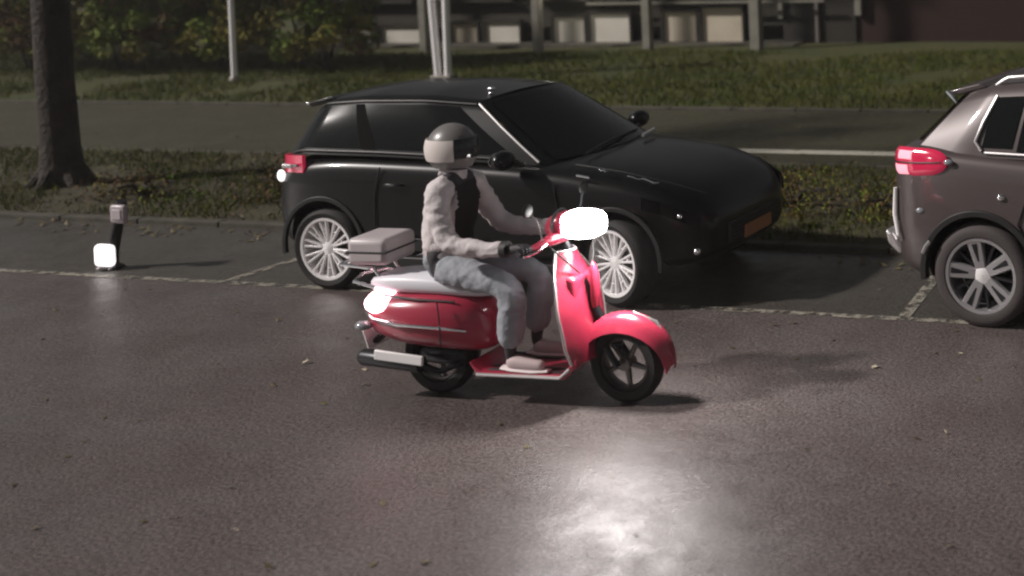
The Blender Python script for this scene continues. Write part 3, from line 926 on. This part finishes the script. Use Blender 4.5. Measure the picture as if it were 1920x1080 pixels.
for sd in (-1, 1):
    y = sd * .92
    bm = B()
    zz = .045
    rp = [cab.roof(u, .5 + sd * .47) + Vector((0, 0, zz)) for u in np.linspace(.30, .95, 14)]
    rp = [rp[0] + Vector((-.10, 0, -.055))] + [rp[0] + Vector((-.04, 0, -.02))] + rp + [rp[-1] + Vector((.08, 0, -.05))]
    tube(bm, rp, [.012, .018] + [.017] * 14 + [.01], 10)
    mesh('roof_rail', bm, M['satin'], suv)
    # quarter window chrome surround
    bm = B()
    tube(bm, [cab.side(.285, .86, sd, .014), cab.side(.285, .5, sd, .016), cab.side(.29, .22, sd, .016), cab.side(.32, .09, sd, .014)], .013, 8)
    mesh('window_trim', bm, M['satin'], suv)
    bm = B(); tube(bm, [cab.side(u, .07, sd, .014) for u in np.linspace(.33, .93, 12)], .009, 6); mesh('belt_trim', bm, M['satin'], suv)
    seam(suv, [(.42, y * .99, .52), (.30, y, .75), (.42, y * .985, 1.07)])
    seam(suv, [(1.30, y * .99, .28), (1.31, y, .7), (1.30, y * .985, 1.05)])
    bm = B(); tube(bm, [(.50, sd * .92, .93), (.53, sd * .94, .935), (.66, sd * .94, .935), (.69, sd * .92, .93)], .012, 8); mesh('door_handle', bm, M['chrome'], suv)
    bm = B(); box(bm, (1.35, sd * .91, .30), (1.75, .04, .13)); mesh('sill', bm, M['blackp'], suv, bevel=.012)
    bm = B(); ell(bm, (1.85, sd * 1.0, 1.14), (.08, .12, .08), 16); mi_ = mesh('mirror', bm, M['mauve'], suv)
    bm = B(); tube(bm, [(1.92, sd * .84, 1.09), (1.88, sd * .94, 1.12)], .02, 8); mesh('mirror_arm', bm, M['blackp'], mi_)
    # round bulging tail lamp on the corner
    def tlp(u, v, off=0, sd=sd):
        xs = interp(u, [0, .15, .32, .5, .75, 1], [-.715, -.695, -.625, -.50, -.35, -.22])
        ys = interp(u, [0, .15, .32, .5, .75, 1], [.60, .72, .815, .868, .893, .906])
        q = 2 * v - 1
        hh = .120 * max(.02, 1 - abs(2 * u - 1) ** 3.5) ** .5 * (1 - .25 * u)
        e = (1 - abs(q) ** 4) * max(0, 1 - abs(2 * u - 1) ** 6)
        nx, ny = -math.cos(u * PI / 2), math.sin(u * PI / 2)
        return Vector((xs + nx * (.034 * e + off - .012), sd * (ys + ny * (.034 * e + off - .012)), 1.115 + .045 * u + q * hh))
    bm = B(); sheet(bm, tlp, 26, 14, .02)
    tl = mesh('tail_lamp', bm, M['redlens'], suv)
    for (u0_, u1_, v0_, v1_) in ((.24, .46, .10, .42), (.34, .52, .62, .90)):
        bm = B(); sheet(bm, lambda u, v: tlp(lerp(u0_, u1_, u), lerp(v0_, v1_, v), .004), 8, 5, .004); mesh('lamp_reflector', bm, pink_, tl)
    bm = B(); tube(bm, [tlp(u, .5, .004) for u in np.linspace(.08, .92, 12)], .006, 6); mesh('lamp_divider', bm, M['blackp'], tl)
    bm = B(); ell(bm, (-.215, sd * .894, 1.155), (.04, .022, .022), 14); mesh('lamp_tip', bm, M['clearglass'], tl)
    bm = B(); ell(bm, (-.45, sd * .885, .80), (.035, .012, .02), 12); mesh('side_marker', bm, M['clearglass'], suv)
    bm = B(); tube(bm, [(-.42, sd * .925, .51), (-.395, sd * .928, .56), (-.36, sd * .928, .60)], .016, 8); mesh('arch_reflector', bm, M['chrome'], suv)
    bm = B(); ell(bm, (.18, sd * .918, .93), (.03, .01, .02), 12); mesh('filler_cap', bm, M['chrome'], suv)
bm = B()
sheet(bm, lambda u, v: Vector((-.73 - .055 * math.cos((u - .5) * PI) * .9 + .10 * abs(2 * u - 1) ** 3, lerp(-.80, .80, u), lerp(.55, .70, v))), 16, 3, .03)
bp = mesh('bumper', bm, M['satin'], suv)
bm = B(); prism(bm, [(-.77, .58), (-.83, .60), (-.81, .50), (-.72, .42), (-.68, .44)], -.70, .70); mesh('bumper_lip', bm, M['satin'], suv, bevel=.02)
bm = B(); tube(bm, [(-.65, -.84, .60), (-.685, -.81, .75), (-.67, -.82, .94)], [.014, .02, .014], 8); mesh('corner_trim', bm, M['plate'], suv)
bm = B(); box(bm, (-.80, 0, .80), (.02, .5, .11)); mesh('number_plate', bm, M['plate'], suv, bevel=.003)
bm = B(); prism(bm, [(-.34, 1.605), (-.10, 1.665), (-.04, 1.64), (-.28, 1.575)], -.56, .56); mesh('roof_spoiler', bm, M['mauve'], suv, bevel=.01)
bm = B(); tube(bm, [(-.35, -.56, 1.60), (-.30, -.59, 1.57), (-.26, -.61, 1.53)], [.018, .022, .01], 8); mesh('spoiler_tip', bm, M['chrome'], suv)
bm = B(); box(bm, (3.52, 0, .62), (.04, .9, .22)); mesh('grille', bm, M['blackp'], suv, bevel=.02)

# ------------------------------------------------------------------ scooter
sco = thing('scooter', (-5.72617, 7.38635, 0), .04851, 'red motor scooter with lit headlamp ridden along the road', 'scooter')
WS = 1.30
def sc_wheel(x, steer):
    bm = B(); lathe(bm, [(.155, .03), (.17, .05), (.215, .052), (.238, .03), (.243, 0), (.238, -.03), (.215, -.052), (.17, -.05), (.155, -.03)], 44)
    wl = mesh('wheel', bm, M['tyre'], sco)
    wl.location = (x, 0, .243); wl.rotation_euler = (0, .2, steer)
    bm = B(); lathe(bm, [(.16, .035), (.15, .04), (.14, .02), (.14, -.02), (.15, -.04), (.16, -.035)], 40)
    for k in range(5):
        a = k * 2 * PI / 5
        tube(bm, [(math.cos(a) * .03, 0, math.sin(a) * .03), (math.cos(a) * .15, 0, math.sin(a) * .15)], [.022, .014], 8)
    lathe(bm, [(.001, .045), (.04, .045), (.04, -.045), (.001, -.045)], 18)
    mesh('rim', bm, M['disc'], wl)
sc_wheel(0.02, 0); sc_wheel(WS, R(-4))
# rear bodywork: teardrop cowls blended round the seat
def loft(bm, stn, seg=22, cap=True):
    """stations (x, yc, zc, ry, rz, power)"""
    rings = []
    for (x, zc, ry, rz, pw) in stn:
        ring = []
        for k in range(seg):
            a = 2 * PI * k / seg
            ca, sa = math.cos(a), math.sin(a)
            ring.append(bm.verts.new((x, ry * math.copysign(abs(ca) ** pw, ca), zc + rz * math.copysign(abs(sa) ** pw, sa))))
        rings.append(ring)
    for a, b in zip(rings, rings[1:]):
        for k in range(seg): bm.faces.new((a[k], a[(k + 1) % seg], b[(k + 1) % seg], b[k]))
    bm.faces.new(rings[0]); bm.faces.new(rings[-1][::-1])
bm = B()
loft(bm, [(-.44, .50, .04, .04, .9), (-.41, .50, .13, .10, .85), (-.30, .505, .20, .15, .8), (-.10, .50, .245, .18, .75), (.12, .50, .245, .19, .75), (.32, .48, .20, .19, .75), (.42, .44, .12, .14, .8), (.46, .42, .05, .06, .9)])
mesh('rear_body', bm, M['red'], sco, sub=1)
bm = B(); tube(bm, [(-.42, -.12, .53), (-.30, -.213, .515), (-.1, -.254, .50), (.15, -.252, .49), (.34, -.2, .46)], [.006, .009, .010, .009, .006], 8); mesh('cowl_trim', bm, M['chrome'], sco)
bm = B()
loft(bm, [(-.40, .70, .10, .03, .8), (-.36, .71, .14, .055, .7), (-.1, .72, .165, .07, .65), (.10, .715, .17, .065, .65), (.30, .70, .15, .065, .65), (.44, .68, .10, .045, .7), (.47, .67, .05, .02, .8)])
mesh('seat', bm, M['seat'], sco, sub=1)
# tail lamp, plate
bm = B(); ell(bm, (-.285, 0, .585), (.17, .215, .085), 20); mesh('tail_lamp', bm, M['taill'], sco)
for sd in (-1, 1):
    bm = B(); ell(bm, (-.40, sd * .17, .46), (.06, .045, .03), 14); mesh('indicator', bm, M['clearglass'], sco)
bm = B(); box(bm, (-.45, 0, .36), (.01, .20, .16), Matrix.Rotation(R(-18), 3, 'Y').to_euler()); mesh('number_plate', bm, M['plate'], sco, bevel=.003)
bm = B(); tube(bm, [(-.1, 0, .40), (-.30, 0, .42), (-.45, 0, .30)], [.03, .025, .02], 8, flat=(Vector((0, 1, 0)), 2.5)); mesh('mudguard', bm, M['blackp'], sco)
# exhaust on the near side
bm = B(); tube(bm, [(.22, -.08, .22), (.10, -.14, .18), (-.02, -.175, .235)], .02, 10); tube(bm, [(-.02, -.175, .235), (0, -.175, .235), (-.40, -.18, .265), (-.43, -.18, .268)], [.03, .052, .052, .03], 18)
ex = mesh('exhaust', bm, M['silverd'], sco)
bm = B(); box(bm, (-.12, -.225, .285), (.34, .022, .062), Matrix.Rotation(R(5), 3, 'Y').to_euler()); mesh('heat_shield', bm, M['plate'], ex, bevel=.008)
bm = B(); loft(bm, [(.28, .26, .08, .05, .8), (.2, .26, .11, .08, .8), (-.05, .26, .09, .07, .8), (-.12, .25, .04, .04, .8)]); mesh('engine', bm, M['silverd'], sco, sub=1)
# floorboard + tunnel
bm = B()
prism(bm, [(.34, .27), (.40, .185), (.98, .185), (1.06, .26), (1.06, .31), (.96, .212), (.42, .212)], -.20, .20)
mesh('floorboard', bm, M['red'], sco, bevel=.012)
bm = B()
for y in (-.15, -.09, .09, .15): box(bm, (.70, y, .215), (.50, .025, .01))
mesh('floor_mat', bm, M['darkg'], sco, bevel=.003)
pass
for sd in (-1, 1):
    bm = B(); tube(bm, [(.40, sd * .206, .20), (.96, sd * .206, .20), (1.03, sd * .206, .26)], .011, 8); mesh('floor_trim', bm, M['satin'], sco)
# leg shield: curved plate rising to the steering head
def shield(u, v):
    z = lerp(.28, .93, v)
    w_ = interp(v, [0, .15, .5, .8, 1], [.20, .25, .27, .20, .09])
    q = 2 * u - 1
    x = lerp(1.04, .90, v) + .08 * (1 - q * q) + .03 * math.sin(v * PI)
    return Vector((x, q * w_, z))
bm = B(); sheet(bm, shield, 14, 14, .014); lg = mesh('leg_shield', bm, M['red'], sco)
bm = B(); tube(bm, [shield(0, v) for v in np.linspace(0, 1, 14)] + [shield(u, 1) for u in np.linspace(.1, .9, 5)] + [shield(1, v) for v in np.linspace(1, 0, 14)], .009, 8); mesh('shield_trim', bm, M['satin'], lg)
bm = B(); box(bm, (1.00, 0, .66), (.09, .30, .26)); mesh('glove_box', bm, M['red'], lg, bevel=.03)
bm = B(); loft(bm, [(1.08, .70, .03, .18, .9), (1.11, .70, .05, .16, .9), (1.135, .68, .02, .09, .9)]); mesh('horn_cover', bm, M['red'], lg, sub=1)
# steering: column, fork, fender
bm = B(); tube(bm, [(.90, 0, 1.0), (1.08, 0, .62), (1.20, 0, .38), (1.26, .0, .34)], .028, 12); tube(bm, [(1.20, -.075, .36), (1.28, -.08, .24)], .022, 10); tube(bm, [(1.20, .075, .36), (1.28, .08, .24)], .022, 10)
mesh('fork', bm, M['silverd'], sco)
def fend(u, v):
    a = R(lerp(-2, 172, u)); q = 2 * v - 1
    e = math.sin(math.radians(lerp(20, 160, u))) ** .5
    rx = .31 * (1 - .10 * q * q); 
    zz = .262 + math.sin(a) * .285 * (1 - .16 * q * q)
    return Vector((WS - .0 + math.cos(a) * rx, q * .098 * e, zz - .05 * abs(q) ** 3))
bm = B(); sheet(bm, fend, 22, 10, .01); mesh('front_fender', bm, M['red'], sco)
bm = B(); tube(bm, [(WS + .29, 0, .36), (WS + .20, 0, .50), (WS + .05, 0, .557)], [.006, .012, .006], 8); mesh('fender_crest', bm, M['satin'], sco)
# handlebar
bm = B()
tube(bm, [(.82, -.34, .99), (.86, -.22, 1.0), (.90, -.08, 1.02), (.91, 0, 1.03), (.90, .08, 1.02), (.86, .22, 1.0), (.82, .34, .99)], [.013, .02, .045, .055, .045, .02, .013], 14)
mesh('handlebar', bm, M['red'], sco)
for sd in (-1, 1):
    bm = B(); tube(bm, [(.845, sd * .27, .995), (.815, sd * .37, .987)], .019, 12); mesh('grip', bm, M['darkg'], sco)
    bm = B(); tube(bm, [(.91, sd * .20, 1.01), (.90, sd * .3, .985), (.865, sd * .38, .975)], .006, 8); mesh('brake_lever', bm, M['chrome'], sco)
    bm = B(); tube(bm, [(.88, sd * .19, 1.02), (.89, sd * .26, 1.16), (.875, sd * .31, 1.22)], .006, 8)
    mr_ = mesh('mirror', bm, M['chrome'], sco)
    bm = B(); ell(bm, (.87, sd * .33, 1.24), (.014, .055, .042), 16); mesh('mirror_head', bm, M['blackp'], mr_)
bm = B(); loft(bm, [(.80, 1.06, .05, .05, .9), (.85, 1.075, .095, .075, .85), (.92, 1.085, .11, .085, .8), (.96, 1.085, .105, .082, .8)]); mesh('headlamp_housing', bm, M['red'], sco, sub=1)
bm = B(); loft(bm, [(.90, 1.09, .108, .080, .6), (1.05, 1.09, .114, .088, .55), (1.15, 1.09, .10, .076, .6), (1.18, 1.09, .06, .05, .8)]); mesh('headlamp', bm, M['headl'], sco, sub=1)
bm = B(); lathe(bm, [(.105, 0), (.115, .01), (.105, .02)], 30); r_ = mesh('headlamp_bezel', bm, M['chrome'], sco); r_.location = (.90, 0, 1.09); r_.rotation_euler = (0, 0, R(90)); r_.scale = (1, 1, .8)
ld = bpy.data.lights.new('headlamp_beam', 'SPOT')
lo = bpy.data.objects.new('headlamp_beam', ld); link(lo, sco)
lo.location = (1.22, 0, 1.09)
ld.energy = 105; ld.spot_size = R(165); ld.spot_blend = .7; ld.shadow_soft_size = .08; ld.color = (1, .95, .92)
lo.rotation_euler = Vector((-.30, .42, .86)).to_track_quat('Z', 'Y').to_euler()
bm = B(); tube(bm, [(.88, -.16, 1.0), (.98, -.20, .95), (1.02, -.12, .86), (1.04, -.06, .80)], .006, 6); mesh('cable', bm, M['blackp'], sco)
bm = B(); tube(bm, [(.88, .16, 1.0), (1.0, .19, .97), (1.05, .10, .88), (1.06, .05, .80)], .006, 6); mesh('cable', bm, M['blackp'], sco)
bm = B(); tube(bm, [(.17, -.236, .64), (.19, -.252, .55), (.19, -.248, .44), (.17, -.22, .36)], .004, 6); mesh('panel_seam', bm, M['blackp'], sco)
bm = B(); tube(bm, [(-.24, -.17, .655), (0, -.205, .645), (.25, -.175, .63)], .007, 6); mesh('seat_seam', bm, M['blackp'], sco)
# rear rack and top case
bm = B()
for y in (-.10, .10): tube(bm, [(-.28, y, .70), (-.36, y, .80), (-.60, y, .82)], .011, 8)
tube(bm, [(-.60, -.10, .82), (-.62, 0, .82), (-.60, .10, .82)], .011, 8)
tube(bm, [(-.30, -.17, .70), (-.46, -.16, .73), (-.52, 0, .735), (-.46, .16, .73), (-.30, .17, .70)], .012, 10)
mesh('rack', bm, M['chrome'], sco)
bm = B(); box(bm, (-.37, 0, .915), (.28, .32, .17)); tc_ = mesh('top_case', bm, M['box'], sco, bevel=.035)
bm = B(); box(bm, (-.37, 0, .915), (.286, .326, .014)); mesh('lid_seam', bm, M['darkg'], tc_, bevel=.004)
bm = B(); tube(bm, [(.30, .14, .2), (.22, .22, .1), (.05, .24, .09)], .012, 8); mesh('kick_stand', bm, M['silverd'], sco)

# ------------------------------------------------------------------ rider
rd = thing('person', (-5.72617, 7.38635, 0), .04851, 'scooter rider in a dark helmet, pale grey jacket and grey trousers holding the handlebar', 'person')
def skin_obj(name, chains, m, parent, sub=2, root=0):
    """chains: list of lists of (point, radius); equal points are merged into one vertex"""
    vs, es, rad = [], [], []
    idx = {}
    def vid(p, r):
        k = tuple(round(c, 4) for c in p)
        if k not in idx:
            idx[k] = len(vs); vs.append(k); rad.append(r)
        return idx[k]
    for ch in chains:
        ids = [vid(p, r) for p, r in ch]
        es += list(zip(ids, ids[1:]))
    me = bpy.data.meshes.new(name)
    me.from_pydata(vs, es, [])
    me.materials.append(m)
    o = bpy.data.objects.new(name, me)
    link(o, parent)
    mo = o.modifiers.new('skin', 'SKIN')
    mo.use_smooth_shade = True
    for i, sv in enumerate(me.skin_vertices[0].data):
        r = rad[i]
        sv.radius = (r, r) if not isinstance(r, tuple) else r
        sv.use_root = (i == root)
    s_ = o.modifiers.new('sub', 'SUBSURF'); s_.levels = s_.render_levels = sub
    evaluated(o)
    o.data.polygons.foreach_set('use_smooth', [True] * len(o.data.polygons))
    return o
pel = (.10, 0, .84)
J = {'waist': (.10, 0, .97), 'chest': (.135, 0, 1.17), 'neckb': (.155, 0, 1.35), 'neck': (.165, 0, 1.42), 'head': (.155, 0, 1.53)}
def arm(sd):
    return [(.17, sd * .09, 1.31), (.175, sd * .19, 1.315), (.215, sd * .25, 1.16), (.31, sd * .285, 1.01), (.53, sd * .29, .99), (.73, sd * .30, 1.0)]
def leg(sd):
    return [(.14, sd * .09, .81), (.36, sd * .135, .785), (.58, sd * .165, .75), (.64, sd * .165, .70), (.625, sd * .16, .50), (.60, sd * .15, .31)]
foot = lambda sd: [(.60, sd * .15, .31), (.62, sd * .15, .265), (.72, sd * .155, .25), (.80, sd * .16, .245)]
ch = [[(pel, .125), (J['waist'], .125), (J['chest'], .15), (J['neckb'], .085), (J['neck'], .055), (J['head'], .085), ((.16, 0, 1.61), .06)]]
for sd in (-1, 1):
    a = arm(sd)
    ch.append([(J['neckb'], .085), (a[1], .06), (a[2], .05), (a[3], .042), (a[4], .036), (a[5], .028)])
    hx, hy, hz = .795, sd * .315, 1.003
    ch.append([(a[5], .028), ((hx, hy, hz), .03)])
    # four fingers curled round the grip, thumb from the side of the palm
    for k, (dy, L) in enumerate(((-.034, .9), (-.012, 1.0), (.011, .95), (.033, .8))):
        y = hy + sd * dy
        ch.append([((hx, hy, hz), .03), ((hx + .030, y, hz + .020), .010), ((hx + .055 * L, y, hz + .006), .009), ((hx + .056 * L, y, hz - .020), .008), ((hx + .036 * L, y, hz - .036), .007)])
    ch.append([((hx, hy, hz), .03), ((hx + .004, hy - sd * .036, hz - .006), .011), ((hx + .022, hy - sd * .050, hz - .026), .009), ((hx + .038, hy - sd * .046, hz - .034), .008)])
    l = leg(sd)
    ch.append([(pel, .125), (l[0], .095), (l[1], .082), (l[2], .065), (l[3], .06), (l[4], .052), (l[5], .036)])
    f = foot(sd)
    ch.append([(f[0], .036), (f[1], .036), (f[2], .03), (f[3], .026)])
body = skin_obj('body', ch, M['glove'], rd)
# jacket
jc = [[((.10, 0, .885), .165), ((.10, 0, .97), .155), ((.135, 0, 1.17), .175), ((.15, 0, 1.335), .10), ((.16, 0, 1.39), .078)]]
for sd in (-1, 1):
    a = arm(sd)
    jc.append([((.15, 0, 1.335), .10), (a[1], .082), (a[2], .074), (a[3], .064), (a[4], .054), ((.70, sd * .30, .999), .044)])
jk = skin_obj('jacket', jc, M['jacket'], rd, 3)
tr = [[((.10, 0, .90), .14), ((.10, 0, .835), .135)]]
for sd in (-1, 1):
    l = leg(sd)
    tr.append([((.10, 0, .835), .135), (l[0], .112), (l[1], .098), (l[2], .082), (l[3], .086), (l[4], .084), ((.60, sd * .15, .345), .078)])
bm = B(); lathe(bm, [(.178, -.03), (.186, 0), (.178, .03), (.165, .03), (.165, -.03)], 30, True, 'z'); hb = mesh('hem', bm, M['box'], jk); hb.location = (.10, 0, .90); hb.scale = (.80, .80, 1)
for sd in (-1, 1):
    bm = B(); tube(bm, [(.675, sd * .30, .998), (.715, sd * .301, 1.0)], .050, 16); mesh('cuff', bm, M['darkg'], jk)
bm = B(); tube(bm, [(.16, 0, 1.375), (.172, 0, 1.43)], [.088, .078], 18); mesh('collar', bm, M['box'], jk)
tz = skin_obj('trousers', tr, M['trouser'], rd, 3)
for sd in (-1, 1):
    sh_ = skin_obj('shoe', [[((.575, sd * .15, .272), .048), ((.65, sd * .152, .265), .050), ((.74, sd * .156, .258), .045), ((.84, sd * .16, .253), .033)]], M['shoe'], rd)
    bm = B(); tube(bm, [(.545, sd * .15, .232), (.62, sd * .151, .226), (.76, sd * .157, .222), (.865, sd * .16, .226)], [.035, .046, .046, .028], 16, flat=(Vector((0, 0, 1)), .35)); mesh('sole', bm, M['sole'], sh_)
def folds(o, amp, sc_, seed, dark=None):
    me = o.data
    nrm = [v.normal.copy() for v in me.vertices]
    for v, n_ in zip(me.vertices, nrm):
        p = v.co
        a = noise.noise(Vector((p.x * sc_, p.y * sc_ * .6, p.z * sc_ * 1.7)) + Vector((seed, 0, 0)))
        b_ = noise.noise(Vector((p.x * sc_ * 2.3, p.y * sc_ * 2, p.z * sc_ * 3.2)) + Vector((0, seed, 0)))
        v.co = p + n_ * amp * ((1 - abs(a) * 3) + .25 * b_)
    if dark:
        me.materials.append(dark)
        for f in me.polygons:
            c = f.center
            if f.normal.x > .45 and abs(c.y) < .115 and c.z > .92 and c.x > .18: f.material_index = 1
folds(jk, .0065, 11, 3, M['shirt'])
folds(tz, .0055, 12, 7)
# helmet: shell, pale band, visor
def helm_pt(th, ph, k=1.0):
    return Vector((.165 + .150 * k * math.sin(ph) * math.cos(th), .128 * k * math.sin(ph) * math.sin(th), 1.545 + .148 * k * math.cos(ph)))
bm = B(); sheet(bm, lambda u, v: helm_pt(u * 2 * PI, lerp(.02, 2.35, v)), 40, 22, .012); bmesh.ops.remove_doubles(bm, verts=bm.verts, dist=.001)
hm = mesh('helmet', bm, M['helmet'], rd, angle=80)
bm = B(); sheet(bm, lambda u, v: helm_pt(lerp(R(58), R(302), u), lerp(1.15, 1.95, v), 1.12), 34, 8, .006); mesh('helmet_band', bm, M['helmetb'], hm)
bm = B(); sheet(bm, lambda u, v: helm_pt(lerp(R(-56), R(56), u), lerp(1.12, 1.85, v), 1.11), 22, 8, .006); mesh('visor', bm, M['visor'], hm)

# ------------------------------------------------------------------ added post and glowing blocks for two window-glass reflections
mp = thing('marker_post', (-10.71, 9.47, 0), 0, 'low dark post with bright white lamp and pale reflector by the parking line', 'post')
bm = B(); tube(bm, [(0, .06, 0), (.02, .06, .15), (.09, .06, .38), (.15, .06, .60)], [.055, .05, .045, .04], 14); mesh('shaft', bm, M['blackp'], mp)
bm = B(); lathe(bm, [(.10, 0), (.10, .02), (.06, .04), (.001, .04), (.001, 0)], 20, True, 'z'); f_ = mesh('foot', bm, M['blackp'], mp); f_.location = (0, .06, 0)
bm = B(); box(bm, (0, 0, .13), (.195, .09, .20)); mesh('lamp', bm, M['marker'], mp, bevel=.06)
bm = B(); box(bm, (-.005, .0, .012), (.16, .05, .025)); mesh('lamp_base', bm, M['reflector'], mp, bevel=.01)
bm = B(); box(bm, (.18, .0, .50), (.17, .05, .165)); mesh('reflector', bm, M['reflector'], mp, bevel=.05)
bm = B(); box(bm, (.18, -.026, .50), (.095, .012, .09)); mesh('reflector_face', bm, M['box'], mp, bevel=.03)

# ------------------------------------------------------------------ damp night air
bm = B(); box(bm, (0, 30, 6.5), (160, 120, 15.5))
hz = mesh('haze', bm, M['blackp'], smooth=False, kind='stuff', label='thin damp night air', cat='haze')
hm_ = bpy.data.materials.new('damp_air'); hm_.use_nodes = True
nn = hm_.node_tree; nn.nodes.clear()
out = nn.nodes.new('ShaderNodeOutputMaterial'); pv = nn.nodes.new('ShaderNodeVolumePrincipled')
pv.inputs['Density'].default_value = .0011
pv.inputs['Color'].default_value = (.9, .87, .86, 1)
pv.inputs['Anisotropy'].default_value = .2
nn.links.new(pv.outputs[0], out.inputs['Volume'])
hz.data.materials[0] = hm_
